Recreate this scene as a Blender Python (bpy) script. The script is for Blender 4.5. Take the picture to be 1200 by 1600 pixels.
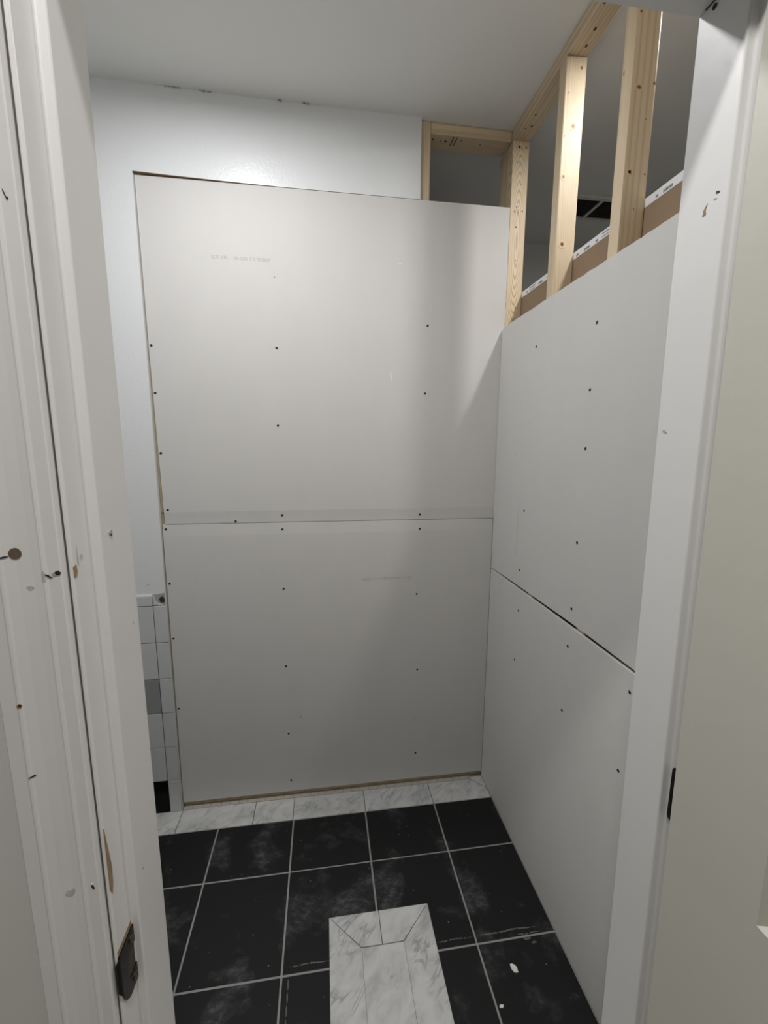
import bpy, bmesh, math, random
from mathutils import Vector, Matrix

random.seed(7)
S = bpy.context.scene
COL = S.collection
for o in list(bpy.data.objects):
    bpy.data.objects.remove(o)

# ------------------------------------------------------------------ camera
CAM = Vector((-0.7265, -1.7288, 1.5741))
YAW, PITCH, ROLL, FPX = 0.1423, -0.1597, 0.0055, 662.74
fw = Vector((math.sin(YAW) * math.cos(PITCH), math.cos(YAW) * math.cos(PITCH), math.sin(PITCH)))
rt = Vector((math.cos(YAW), -math.sin(YAW), 0))
up = rt.cross(fw)
r2 = rt * math.cos(ROLL) + up * math.sin(ROLL)
u2 = -rt * math.sin(ROLL) + up * math.cos(ROLL)
cam = bpy.data.cameras.new('camera')
cam.sensor_fit = 'VERTICAL'
cam.sensor_height = 36.0
cam.lens = FPX / 1600 * 36.0
cam.clip_start = 0.02
cam_o = bpy.data.objects.new('camera', cam)
COL.objects.link(cam_o)
m = Matrix((r2, u2, -fw)).transposed().to_4x4()
m.translation = CAM
cam_o.matrix_world = m
S.camera = cam_o

# ------------------------------------------------------------------ world, exposure, lamp powers
w = bpy.data.worlds.new('world')
S.world = w
w.use_nodes = True
w.node_tree.nodes['Background'].inputs[0].default_value = (0.5, 0.55, 0.6, 1)
w.node_tree.nodes['Background'].inputs[1].default_value = 0.0
S.view_settings.view_transform = 'Standard'
S.view_settings.look = 'None'
S.view_settings.exposure = 0.0
S.view_settings.gamma = 1.0
S.view_settings.use_curve_mapping = False
CEIL = 2.755
# (x, y, radius, watts, colour): flush LED discs in the three ceilings
LAMP_BATH = (-1.02, -0.67, 0.06, 11.6, (0.985, 0.988, 1.0))
LAMP_NEXT = (0.292, -0.632, 0.040, 8.0, (1.0, 0.98, 0.945))
LAMP_HALL = (-0.75, -1.73, 0.045, 15.5, (1.0, 0.978, 0.955))

# ------------------------------------------------------------------ node materials
def mat(name):
    mt = bpy.data.materials.new(name)
    mt.use_nodes = True
    nt = mt.node_tree
    return mt, nt, nt.nodes['Principled BSDF']

def nd(nt, typ, **kw):
    n = nt.nodes.new(typ)
    for k, v in kw.items():
        if k in n.inputs.keys():
            n.inputs[k].default_value = v
        else:
            setattr(n, k, v)
    return n

def ramp(nt, stops):
    r = nt.nodes.new('ShaderNodeValToRGB')
    cr = r.color_ramp
    while len(cr.elements) < len(stops):
        cr.elements.new(0.5)
    for e, (p, c) in zip(cr.elements, stops):
        e.position = p
        e.color = (c, c, c, 1) if isinstance(c, (int, float)) else (*c, 1)
    return r

def mixc(nt, fac, a, b, mode='MIX'):
    n = nt.nodes.new('ShaderNodeMix')
    n.data_type = 'RGBA'
    n.blend_type = mode
    for i, v in ((0, fac), (6, a), (7, b)):
        if hasattr(v, 'is_linked'):
            nt.links.new(v, n.inputs[i])
        elif i == 0:
            n.inputs[0].default_value = v
        else:
            n.inputs[i].default_value = (*v, 1)
    return n.outputs[2]

def pos(nt):
    return nd(nt, 'ShaderNodeNewGeometry').outputs['Position']

def bump(nt, bs, h, strength, dist):
    b = nd(nt, 'ShaderNodeBump')
    b.inputs['Strength'].default_value = strength
    b.inputs['Distance'].default_value = dist
    nt.links.new(h, b.inputs['Height'])
    nt.links.new(b.outputs['Normal'], bs.inputs['Normal'])

def noise(nt, vec, scale, detail=3, rough=0.5, dist=0.0):
    n = nd(nt, 'ShaderNodeTexNoise')
    n.inputs['Scale'].default_value = scale
    n.inputs['Detail'].default_value = detail
    n.inputs['Roughness'].default_value = rough
    n.inputs['Distortion'].default_value = dist
    nt.links.new(vec, n.inputs['Vector'])
    return n.outputs['Fac']

def mapping(nt, vec, scale=(1, 1, 1), loc=(0, 0, 0), rot=(0, 0, 0)):
    n = nd(nt, 'ShaderNodeMapping')
    n.inputs['Scale'].default_value = scale
    n.inputs['Location'].default_value = loc
    n.inputs['Rotation'].default_value = rot
    nt.links.new(vec, n.inputs['Vector'])
    return n.outputs['Vector']

def paint(name, col, rough=0.4, peel=90, pstr=0.12, pdist=0.002, var=0.05, spec=0.5):
    mt, nt, bs = mat(name)
    p = pos(nt)
    v = noise(nt, p, 3.5, 4)
    c = mixc(nt, v, tuple(x * (1 - var) for x in col), tuple(min(1, x * (1 + var)) for x in col))
    nt.links.new(c, bs.inputs['Base Color'])
    bs.inputs['Roughness'].default_value = rough
    bs.inputs['Specular IOR Level'].default_value = spec
    bump(nt, bs, noise(nt, p, peel, 2), pstr, pdist)
    return mt

def plain(name, col, rough=0.6, metal=0.0, spec=0.5, var=0.12, scale=40):
    mt, nt, bs = mat(name)
    v = noise(nt, pos(nt), scale, 3)
    c = mixc(nt, v, tuple(x * (1 - var) for x in col), tuple(min(1, x * (1 + var)) for x in col))
    nt.links.new(c, bs.inputs['Base Color'])
    bs.inputs['Roughness'].default_value = rough
    bs.inputs['Metallic'].default_value = metal
    bs.inputs['Specular IOR Level'].default_value = spec
    return mt

def wood(name, axis='z', centre=(0.0, 0.0), size=(0.02, 0.14), scale=3.0, tone=1.0, con=0.45):
    """pine: growth rings drawn out along the board; centre/size shape the arches"""
    mt, nt, bs = mat(name)
    tc = nd(nt, 'ShaderNodeTexCoord').outputs['Object']
    rnd = nd(nt, 'ShaderNodeObjectInfo').outputs['Random']
    if axis == 'y':
        tc = mapping(nt, tc, rot=(math.pi / 2, 0, 0))
    elif axis == 'x':
        tc = mapping(nt, tc, rot=(0, math.pi / 2, 0))
    v = mapping(nt, tc, (1 / size[0], 1 / size[0], 1 / size[1]),
                (-centre[0] / size[0], 0, -centre[1] / size[1]))
    wv = nd(nt, 'ShaderNodeTexWave', wave_type='RINGS', rings_direction='SPHERICAL')
    wv.inputs['Scale'].default_value = scale * 0.31
    wv.inputs['Distortion'].default_value = 0.9
    wv.inputs['Detail'].default_value = 2.0
    wv.inputs['Detail Scale'].default_value = 1.2
    nt.links.new(v, wv.inputs['Vector'])
    streak = noise(nt, mapping(nt, tc, (160, 160, 4)), 1.0, 4)
    big = noise(nt, mapping(nt, tc, (18, 18, 2.2)), 1.0, 2)
    la = tuple(tone * x for x in (0.70, 0.555, 0.37))
    lb = tuple(tone * x for x in (0.77, 0.64, 0.46))
    lc = tuple(tone * x for x in (0.50, 0.345, 0.19))
    base = mixc(nt, big, la, lb)
    rr = ramp(nt, [(0.50, 0.0), (0.95, con)])
    nt.links.new(wv.outputs['Fac'], rr.inputs[0])
    c = mixc(nt, rr.outputs[0], base, lc)
    sr = ramp(nt, [(0.55, 0.0), (0.8, 0.35)])
    nt.links.new(streak, sr.inputs[0])
    c = mixc(nt, sr.outputs[0], c, lc)
    nt.links.new(c, bs.inputs['Base Color'])
    bs.inputs['Roughness'].default_value = 0.5
    bs.inputs['Specular IOR Level'].default_value = 0.45
    bump(nt, bs, streak, 0.15, 0.001)
    return mt

def knot_mat(ax):
    mt, nt, bs = mat('pine_knot_' + ax)
    tc = nd(nt, 'ShaderNodeTexCoord').outputs['Generated']
    sc = [0 if a == ax else 2 for a in 'xyz']
    v = mapping(nt, tc, sc, [0 if a == ax else -1 for a in 'xyz'])
    g = nd(nt, 'ShaderNodeVectorMath', operation='LENGTH')
    nt.links.new(v, g.inputs[0])
    nz = noise(nt, v, 3.0, 3)
    ad = nd(nt, 'ShaderNodeMath', operation='MULTIPLY_ADD')
    nt.links.new(nz, ad.inputs[0])
    ad.inputs[1].default_value = 0.5
    nt.links.new(g.outputs['Value'], ad.inputs[2])
    r = ramp(nt, [(0.15, (0.045, 0.022, 0.01)), (0.45, (0.15, 0.075, 0.03)), (0.62, (0.36, 0.22, 0.10)), (0.78, (0.50, 0.35, 0.18)), (1.0, (0.68, 0.54, 0.35))])
    nt.links.new(ad.outputs[0], r.inputs[0])
    nt.links.new(r.outputs[0], bs.inputs['Base Color'])
    bs.inputs['Roughness'].default_value = 0.5
    return mt

def marble(name):
    mt, nt, bs = mat(name)
    p = pos(nt)
    rnd = nd(nt, 'ShaderNodeObjectInfo').outputs['Random']
    off = nd(nt, 'ShaderNodeVectorMath', operation='SCALE')
    off.inputs[0].default_value = (7.0, 5.0, 3.0)
    nt.links.new(rnd, off.inputs['Scale'])
    ad = nd(nt, 'ShaderNodeVectorMath', operation='ADD')
    nt.links.new(p, ad.inputs[0])
    nt.links.new(off.outputs[0], ad.inputs[1])
    v = mapping(nt, ad.outputs[0], rot=(0, 0, -0.75))
    cloud = noise(nt, mapping(nt, v, (11, 17, 11)), 1.0, 6, 0.62, 0.8)
    r1 = ramp(nt, [(0.30, (0.38, 0.39, 0.39)), (0.46, (0.56, 0.56, 0.55)), (0.62, (0.64, 0.64, 0.63))])
    nt.links.new(cloud, r1.inputs[0])
    # broken soft streaks running across the slabs
    vein = noise(nt, mapping(nt, v, (6, 20, 6)), 1.0, 5, 0.6, 0.7)
    r2_ = ramp(nt, [(0.44, 0.0), (0.485, 0.7), (0.52, 0.0)])
    nt.links.new(vein, r2_.inputs[0])
    gate = noise(nt, mapping(nt, v, (10, 10, 10)), 1.0, 2)
    r3 = ramp(nt, [(0.46, 0.0), (0.60, 1.0)])
    nt.links.new(gate, r3.inputs[0])
    m2 = nd(nt, 'ShaderNodeMath', operation='MULTIPLY')
    nt.links.new(r2_.outputs[0], m2.inputs[0])
    nt.links.new(r3.outputs[0], m2.inputs[1])
    c = mixc(nt, m2.outputs[0], r1.outputs[0], (0.22, 0.23, 0.24))
    nt.links.new(c, bs.inputs['Base Color'])
    bs.inputs['Roughness'].default_value = 0.45
    return mt

def black_tile():
    mt, nt, bs = mat('black_stone_tile')
    p = pos(nt)
    big = noise(nt, p, 5.0, 6, 0.62, 0.4)
    r1 = ramp(nt, [(0.53, 0.0), (0.78, 1.0)])
    nt.links.new(big, r1.inputs[0])
    fine = noise(nt, mapping(nt, p, (30, 55, 30), rot=(0, 0, 0.7)), 1.0, 5, 0.7)
    r2_ = ramp(nt, [(0.45, 0.2), (0.70, 1.0)])
    nt.links.new(fine, r2_.inputs[0])
    dust = nd(nt, 'ShaderNodeMath', operation='MULTIPLY')
    nt.links.new(r1.outputs[0], dust.inputs[0])
    nt.links.new(r2_.outputs[0], dust.inputs[1])
    c = mixc(nt, dust.outputs[0], (0.0085, 0.0085, 0.009), (0.20, 0.20, 0.205))
    # specks of plaster dust
    vo = nd(nt, 'ShaderNodeTexVoronoi')
    vo.inputs['Scale'].default_value = 34
    nt.links.new(p, vo.inputs['Vector'])
    r3 = ramp(nt, [(0.05, 0.6), (0.075, 0.0)])
    nt.links.new(vo.outputs['Distance'], r3.inputs[0])
    gate = noise(nt, p, 9, 2)
    r4 = ramp(nt, [(0.50, 0.0), (0.56, 1.0)])
    nt.links.new(gate, r4.inputs[0])
    m2 = nd(nt, 'ShaderNodeMath', operation='MULTIPLY')
    nt.links.new(r3.outputs[0], m2.inputs[0])
    nt.links.new(r4.outputs[0], m2.inputs[1])
    c = mixc(nt, m2.outputs[0], c, (0.35, 0.35, 0.35))
    nt.links.new(c, bs.inputs['Base Color'])
    bs.inputs['Roughness'].default_value = 0.5
    bs.inputs['Specular IOR Level'].default_value = 0.3
    bump(nt, bs, big, 0.08, 0.002)
    return mt

def drywall(name, col):
    mt, nt, bs = mat(name)
    p = pos(nt)
    v = noise(nt, mapping(nt, p, (9, 9, 5)), 1.0, 5, 0.6)
    f = noise(nt, p, 260, 2)
    c = mixc(nt, v, tuple(x * 0.965 for x in col), tuple(x * 1.035 for x in col))
    c = mixc(nt, 0.06, c, (1, 1, 1)) if False else c
    nt.links.new(c, bs.inputs['Base Color'])
    bs.inputs['Roughness'].default_value = 0.8
    bs.inputs['Specular IOR Level'].default_value = 0.25
    bump(nt, bs, f, 0.05, 0.0006)
    return mt

def emit(name, col, s):
    mt, nt, bs = mat(name)
    bs.inputs['Base Color'].default_value = (0.9, 0.9, 0.9, 1)
    bs.inputs['Emission Color'].default_value = (*col, 1)
    bs.inputs['Emission Strength'].default_value = s
    return mt

M = dict(
    wallpaint=paint('white_wall_paint', (0.755, 0.768, 0.772), 0.29, 110, 0.16, 0.003, 0.02, 0.42),
    ceilpaint=paint('flat_ceiling_paint', (0.81, 0.81, 0.785), 0.8, 60, 0.06, 0.002, 0.02, 0.3),
    trim=paint('worn_white_trim_paint', (0.765, 0.755, 0.75), 0.38, 45, 0.10, 0.002, 0.05),
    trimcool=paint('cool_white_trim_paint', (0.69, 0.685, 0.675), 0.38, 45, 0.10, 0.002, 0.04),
    hallpaint=paint('sage_grey_hall_paint', (0.66, 0.655, 0.635), 0.6, 70, 0.10, 0.002, 0.03),
    doorpaint=paint('off_white_door_paint', (0.54, 0.53, 0.465), 0.45, 60, 0.12, 0.002, 0.03),
    darkroom=paint('grey_plaster', (0.72, 0.73, 0.73), 0.8, 30, 0.1, 0.003, 0.04),
    dry=drywall('grey_drywall_paper', (0.655, 0.64, 0.62)),
    dryr=drywall('pale_drywall_paper', (0.66, 0.648, 0.622)),
    gyp=plain('white_gypsum_core', (0.78, 0.77, 0.74), 0.9),
    kraft=plain('brown_kraft_paper', (0.28, 0.195, 0.125), 0.85, var=0.06, scale=8),
    tape=plain('white_edge_tape', (0.78, 0.79, 0.80), 0.5, var=0.03),
    ink=plain('printed_ink', (0.12, 0.13, 0.16), 0.6),
    faint=plain('faint_grey_print', (0.49, 0.48, 0.47), 0.85, var=0.04),
    hole=plain('dark_screw_recess', (0.015, 0.014, 0.013), 0.7),
    shadowgap=plain('painted_hollow_shade', (0.05, 0.035, 0.025), 0.9),
    rawwood=plain('raw_wood_chip', (0.30, 0.205, 0.115), 0.8, var=0.25, scale=120),
    holewood=plain('drilled_hole_wood', (0.13, 0.09, 0.06), 0.9, var=0.3, scale=200),
    olivehole=plain('grimy_latch_hole', (0.055, 0.045, 0.022), 0.7, var=0.4, scale=120),
    scuff=plain('grey_scuff', (0.38, 0.37, 0.35), 0.7, var=0.2, scale=150),
    smudge=plain('grey_smudge', (0.50, 0.49, 0.475), 0.6, var=0.12, scale=200),
    plaster=plain('broken_plaster', (0.60, 0.60, 0.58), 0.9, var=0.35, scale=90),
    glaze=plain('white_glazed_tile', (0.60, 0.61, 0.61), 0.16, var=0.03, scale=3),
    glazegrey=plain('grey_glazed_tile', (0.30, 0.31, 0.30), 0.2, var=0.05, scale=5),
    glazeblack=plain('black_glazed_tile', (0.004, 0.004, 0.005), 0.2, spec=0.12),
    grout=plain('light_grey_grout', (0.30, 0.30, 0.29), 0.95, var=0.25, scale=60),
    wallgrout=plain('dark_wall_grout', (0.10, 0.10, 0.095), 0.95),
    mosaic=plain('beige_mosaic', (0.50, 0.46, 0.40), 0.6),
    blacktile=black_tile(),
    marble=marble('veined_white_marble'),
    bronze=plain('dark_bronze', (0.006, 0.005, 0.004), 0.35, 0.0, 0.2, var=0.3, scale=60),
    screwm=plain('tarnished_screw', (0.14, 0.12, 0.09), 0.35, 0.9),
    knot=knot_mat('y'), knotx=knot_mat('x'), knotz=knot_mat('z'),
    ventwhite=plain('vent_white_metal', (0.72, 0.72, 0.70), 0.5),
    ventdark=plain('vent_dark_inside', (0.03, 0.03, 0.03), 0.8),
    hallfloor=plain('pale_wood_hall_floor', (0.42, 0.37, 0.31), 0.5, var=0.2, scale=10),
    bouncefloor=plain('pale_bounce_floor', (0.60, 0.60, 0.60), 0.85, var=0.15, scale=5),  # unseen floor, tone raised to bounce light onto the ceiling beyond the studs
    lamptrim=plain('white_lamp_trim', (0.8, 0.8, 0.8), 0.5),
    haze=plain('grout_haze', (0.12, 0.12, 0.12), 0.95, var=0.55, scale=140),
    crack=plain('dark_joint', (0.09, 0.085, 0.08), 0.9),
)

# ------------------------------------------------------------------ geometry helpers
WL = {}   # world location of every object made

def mk(name, bm, mt, parent=None, origin=None, label=None, cat=None, group=None, kind=None, smooth=False, extra=()):
    """bm is in world coordinates; the object gets a sensible origin"""
    bmesh.ops.recalc_face_normals(bm, faces=bm.faces[:])
    vs = [v.co for v in bm.verts]
    if origin is None:
        lo = Vector([min(v[i] for v in vs) for i in range(3)])
        hi = Vector([max(v[i] for v in vs) for i in range(3)])
        origin = Vector(((lo.x + hi.x) / 2, (lo.y + hi.y) / 2, lo.z))
    origin = Vector(origin)
    bmesh.ops.translate(bm, verts=bm.verts[:], vec=-origin)
    me = bpy.data.meshes.new(name)
    bm.to_mesh(me)
    bm.free()
    me.materials.append(M[mt] if isinstance(mt, str) else mt)
    for e in extra:
        me.materials.append(M[e])
    if smooth:
        for p_ in me.polygons:
            p_.use_smooth = True
    o = bpy.data.objects.new(name, me)
    return fin(o, origin, parent, label, cat, group, kind)

def fin(o, origin, parent, label=None, cat=None, group=None, kind=None):
    COL.objects.link(o)
    if parent is not None:
        o.parent = parent
        o.location = Vector(origin) - WL[parent.name]
    else:
        o.location = origin
    WL[o.name] = Vector(origin)
    if label: o['label'] = label
    if cat: o['category'] = cat
    if group: o['group'] = group
    if kind: o['kind'] = kind
    return o

def empty(name, loc, label, cat=None, group=None, kind=None):
    o = bpy.data.objects.new(name, None)
    o.empty_display_size = 0.05
    return fin(o, Vector(loc), None, label, cat, group, kind)

def box(bm, lo, hi, bev=0.0, seg=1):
    lo, hi = Vector(lo), Vector(hi)
    b = bmesh.new()
    r = bmesh.ops.create_cube(b, size=1.0)
    for v in b.verts:
        v.co = Vector(((lo[i] + hi[i]) / 2 + v.co[i] * (hi[i] - lo[i])) for i in range(3))
    if bev:
        bmesh.ops.bevel(b, geom=b.edges[:], offset=bev, segments=seg, profile=0.5, affect='EDGES')
    me = bpy.data.meshes.new('t')
    b.to_mesh(me); b.free()
    bm.from_mesh(me)
    bpy.data.meshes.remove(me)
    return bm

def bx(lo, hi, bev=0.0, seg=1):
    return box(bmesh.new(), lo, hi, bev, seg)

def prism(pts, axis, a, b, bm=None):
    """polygon pts (2D) extruded along axis from a to b.  2D order: x->(y,z)  y->(x,z)  z->(x,y)"""
    bm = bm or bmesh.new()
    def P(q, t):
        return {'x': (t, q[0], q[1]), 'y': (q[0], t, q[1]), 'z': (q[0], q[1], t)}[axis]
    A = [bm.verts.new(P(q, a)) for q in pts]
    B = [bm.verts.new(P(q, b)) for q in pts]
    n = len(pts)
    bm.faces.new(A); bm.faces.new(B[::-1])
    for i in range(n):
        bm.faces.new((A[i], A[(i + 1) % n], B[(i + 1) % n], B[i]))
    return bm

def disc(c, normal, rx, rz, depth=0.0006, n=14, jit=0.0, rot=0.0):
    """thin low disc (ellipse) lying on a surface; normal is one of -x +x -y -z +z"""
    ax = normal[1]; sg = 1 if normal[0] == '+' else -1
    pts = []
    for i in range(n):
        a = 2 * math.pi * i / n
        k = 1 + (random.random() - 0.5) * 2 * jit
        u, v = rx * math.cos(a) * k, rz * math.sin(a) * k
        pts.append((u * math.cos(rot) - v * math.sin(rot), u * math.sin(rot) + v * math.cos(rot)))
    c = Vector(c)
    if ax == 'y':
        return prism([(c.x + u, c.z + v) for u, v in pts], 'y', c.y, c.y + sg * depth)
    if ax == 'x':
        return prism([(c.y + u, c.z + v) for u, v in pts], 'x', c.x, c.x + sg * depth)
    return prism([(c.x + u, c.y + v) for u, v in pts], 'z', c.z, c.z + sg * depth)

def rect_minus(lo, hi, clo, chi):
    """2D rectangle lo-hi minus rectangle clo-chi -> list of rectangles"""
    a0, b0, a1, b1 = lo[0], lo[1], hi[0], hi[1]
    c0, d0, c1, d1 = max(a0, clo[0]), max(b0, clo[1]), min(a1, chi[0]), min(b1, chi[1])
    if c0 >= c1 or d0 >= d1:
        return [(a0, b0, a1, b1)]
    out = []
    if c0 > a0: out.append((a0, b0, c0, b1))
    if c1 < a1: out.append((c1, b0, a1, b1))
    if d0 > b0: out.append((c0, b0, c1, d0))
    if d1 < b1: out.append((c0, d1, c1, b1))
    return out

# ------------------------------------------------------------------ key dimensions
YB, Y1, Y0 = -1.2588, -1.3188, -1.3498      # door frame: bathroom edge, stop edge, hall edge
XL, XR = -0.9283, -0.3275                   # faces of the two jamb stops
STEP = 0.0085
HEAD = 2.0168
XW0 = -2.15                                 # left end of the bathroom
SX0, SX1 = 0.0105, 0.076                    # stud wall on the right (thin studs)
YREAR = 0.87                                # far wall of the space beyond

# ------------------------------------------------------------------ shell
mk('ceiling', bx((-2.8, -3.0, CEIL), (2.5, 1.0, CEIL + 0.1)), 'ceilpaint', label='flat white ceiling above the bathroom', kind='structure')
floor = mk('floor', bx((XW0, YB - 0.09, -0.09), (0.076, 0.10, -0.0018)), 'grout', label='black tiled bathroom floor with white marble border and inlay', kind='structure')
mk('floor', bx((-2.8, -3.0, -0.09), (1.7, YB - 0.092, -0.002)), 'hallfloor', label='pale wood hall floor outside the bathroom door', kind='structure')
mk('floor', prism([(0.078, YB), (2.4, YB), (2.4, 1.0), (XW0, 1.0), (XW0, 0.102), (0.078, 0.102)], 'z', -0.09, -0.004), 'bouncefloor', label='pale bare floor beyond the stud wall', kind='structure')
# white painted back wall, cut back in an L around the new drywall
PX = -1.3575
bw = prism([(XW0, 0), (PX, 0), (PX - 0.001, 0.6), (PX + 0.0015, 1.2), (PX + 0.003, 1.7), (PX + 0.002, 2.2), (PX + 0.003, 2.489),
            (PX + 0.003, CEIL), (XW0, CEIL)], 'y', -0.010, 0.0095)
cols_w = [(PX + 0.003, -0.010, 2.489), (-1.25, -0.008, 2.4868), (-1.05, -0.004, 2.4848), (-0.85, -0.0012, 2.4835), (-0.347, -0.0008, 2.4830)]
for (xa, ya, za), (xb, yb_, zb) in zip(cols_w, cols_w[1:]):   # the old plaster dies down flush with the drywall towards the right
    q = [bw.verts.new(c) for c in ((xa, ya, za), (xb, yb_, zb), (xb, yb_, CEIL), (xa, ya, CEIL), (xa, 0.0095, za), (xb, 0.0095, zb), (xb, 0.0095, CEIL), (xa, 0.0095, CEIL))]
    for f in ((0, 1, 2, 3), (4, 7, 6, 5), (0, 4, 5, 1), (3, 2, 6, 7), (0, 3, 7, 4), (1, 5, 6, 2)):
        fc = bw.faces.new([q[i] for i in f])
        if f == (0, 4, 5, 1):
            fc.material_index = 1          # torn brown edge of the old board
wall_back = mk('wall_back', bw, 'wallpaint', extra=('rawwood',), label='white gloss-painted back wall around the drywall', kind='structure')
mk('wall_left', bx((XW0 - 0.1, YB, 0), (XW0, 0.98, CEIL)), 'wallpaint', label='white painted left wall of the bathroom', kind='structure')
wf = bmesh.new()
box(wf, (-2.7, Y0, 0), (XL - 0.03, YB, CEIL))
box(wf, (XR + 0.04, Y0, 0), (1.6, YB, CEIL))
box(wf, (XL - 0.03, Y0, HEAD + 0.03), (XR + 0.04, YB, CEIL))
mk('wall_front', wf, 'hallpaint', label='sage grey hall wall holding the bathroom doorway', kind='structure')
mk('wall_hall_rear', bx((-2.8, -3.0, 0), (1.7, -2.9, CEIL)), 'hallpaint', label='sage grey hall wall behind the viewer', kind='structure')
mk('wall_hall_left', bx((-2.8, -2.9, 0), (-2.7, Y0, CEIL)), 'hallpaint', label='sage grey left end wall of the hall', kind='structure')
mk('wall_hall_right', bx((1.6, -2.9, 0), (1.7, Y0, CEIL)), 'hallpaint', label='sage grey right end wall of the hall', kind='structure')
mk('wall_rear', bx((XW0, YREAR, 0), (2.4, YREAR + 0.1, CEIL)), 'darkroom', label='grey far wall seen between the studs', kind='structure')
mk('wall_right', bx((2.3, YB, 0), (2.4, YREAR, CEIL)), 'darkroom', label='grey side wall of the space beyond the studs', kind='structure')

# paint chips along the top of the back wall
for x, L in ((-1.205, 0.045), (-1.10, 0.03), (-0.855, 0.014), (-0.765, 0.02)):
    b = bmesh.new()
    for k in range(5):
        xx = x - L / 2 + L * k / 4 + random.uniform(-.003, .003)
        box(b, (xx - L * 0.09, -0.0112 if x < -1.15 else -0.0075 if x < -1.0 else -0.003, CEIL - random.uniform(.002, .005)), (xx + L * 0.09, -0.0098, CEIL - 0.0002))
    mk('paint_chip', b, 'scuff', wall_back)
mk('pencil_mark', prism([(-1.428, 1.012), (-1.424, 1.014), (-1.413, 1.021), (-1.410, 1.026), (-1.418, 1.021)], 'y', -0.0104, -0.0099), 'scuff', wall_back)

# ------------------------------------------------------------------ doorway trim
def round_pts(c, r, a0, a1, n=4):
    return [(c[0] + r * math.cos(math.radians(a0 + (a1 - a0) * i / n)), c[1] + r * math.sin(math.radians(a0 + (a1 - a0) * i / n))) for i in range(n + 1)]

# left jamb (plan outline, extruded upwards): face, rounded stop, rabbet floor, hall edge
rr = 0.002
rf = XL - STEP
pl = [(XL, YB)] + round_pts((XL - rr, Y1 + rr), rr, 0, -90) + \
     [(rf + 0.002, Y1), (rf + 0.0006, Y1 - 0.0006), (rf, Y1 - 0.002)] + round_pts((rf - 0.002, Y0 + 0.002), 0.002, 0, -90, 3) + [(XL - 0.03, Y0), (XL - 0.03, YB)]
jl = mk('trim_1', prism(pl, 'z', 0, HEAD + 0.028), 'trim', label='worn white left door jamb with rabbet and strike plate', kind='structure')

def lean(x, z):                                # the right jamb leans outwards a little towards the floor
    return x + 0.0125 * max(0.0, 1.75 - z)

rfr = XR + 0.0105
pr = [(XR, YB)] + round_pts((XR + rr, Y1 + rr), rr, 180, 270) + \
     [(rfr - 0.002, Y1), (rfr - 0.0006, Y1 - 0.0006), (rfr, Y1 - 0.002)] + round_pts((rfr + 0.002, Y0 + 0.002), 0.002, 180, 270, 3) + [(XR + 0.05, Y0), (XR + 0.05, YB)]
b = bmesh.new()
zs = [0, 1.75, HEAD + 0.028]
rings = [[b.verts.new((lean(q[0], z) if q[0] < XR + 0.045 else q[0], q[1], z)) for q in pr] for z in zs]
for a_, c_ in zip(rings, rings[1:]):
    for i in range(len(pr)):
        b.faces.new((a_[i], a_[(i + 1) % len(pr)], c_[(i + 1) % len(pr)], c_[i]))
b.faces.new(rings[0]); b.faces.new(rings[-1][::-1])
jr = mk('trim_2', b, 'trimcool', label='white right door jamb with hinge beside the open door', kind='structure')
# head jamb (y, z outline extruded along x)
ph = [(YB, HEAD), (Y1 + 0.003, HEAD), (Y1, HEAD + 0.003), (Y1, HEAD + STEP), (Y0, HEAD + STEP), (Y0, HEAD + 0.03), (YB, HEAD + 0.03)]
jh = mk('trim_3', prism(ph, 'x', XL, XR), 'trimcool', label='white head jamb over the doorway', kind='structure')
mk('joint_crack', bx((XR - 0.0018, Y1, HEAD - 0.0006), (XR - 0.0002, YB - 0.008, HEAD + 0.002)), 'crack', jh)
mk('screw_hole', disc((XR - 0.0005, -1.2775, HEAD - 0.006), '-x', 0.0026, 0.0026, 0.0006), 'hole', jr)

# casing profile: (distance from inner edge, protrusion towards the hall)
CP = [(0, 0), (0, 0.0072), (0.0010, 0.0082), (0.0100, 0.0086), (0.0112, 0.0098), (0.0126, 0.0104), (0.0142, 0.0100),
      (0.020, 0.0101), (0.030, 0.0112), (0.0380, 0.0130), (0.0398, 0.0141), (0.0416, 0.0144), (0.0432, 0.0138), (0.0545, 0.0140), (0.056, 0.0125), (0.056, 0)]
CX = -0.9410
cl = mk('trim_4', prism([(CX - d_, Y0 - 0.0004 - p_) for d_, p_ in CP], 'z', 0, HEAD + 0.075), 'trim', label='moulded white door casing at the left edge, nicked and scuffed', kind='structure')
mk('joint_crack', bx((CX - 0.0002, Y0 - 0.0007, 0), (CX + 0.0011, Y0 + 0.0003, HEAD)), 'crack', cl)
cr_ = mk('trim_5', prism([(XR + 0.020 + d_, Y0 - 0.0004 - p_) for d_, p_ in CP], 'z', 0, HEAD + 0.075), 'trim', label='moulded white casing behind the open door', kind='structure')
ct = mk('trim_6', prism([(Y0 - 0.0006 - p_, HEAD + STEP + 0.006 + d_) for d_, p_ in CP], 'x', CX, XR + 0.020), 'trim', label='moulded white head casing over the doorway', kind='structure')

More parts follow.
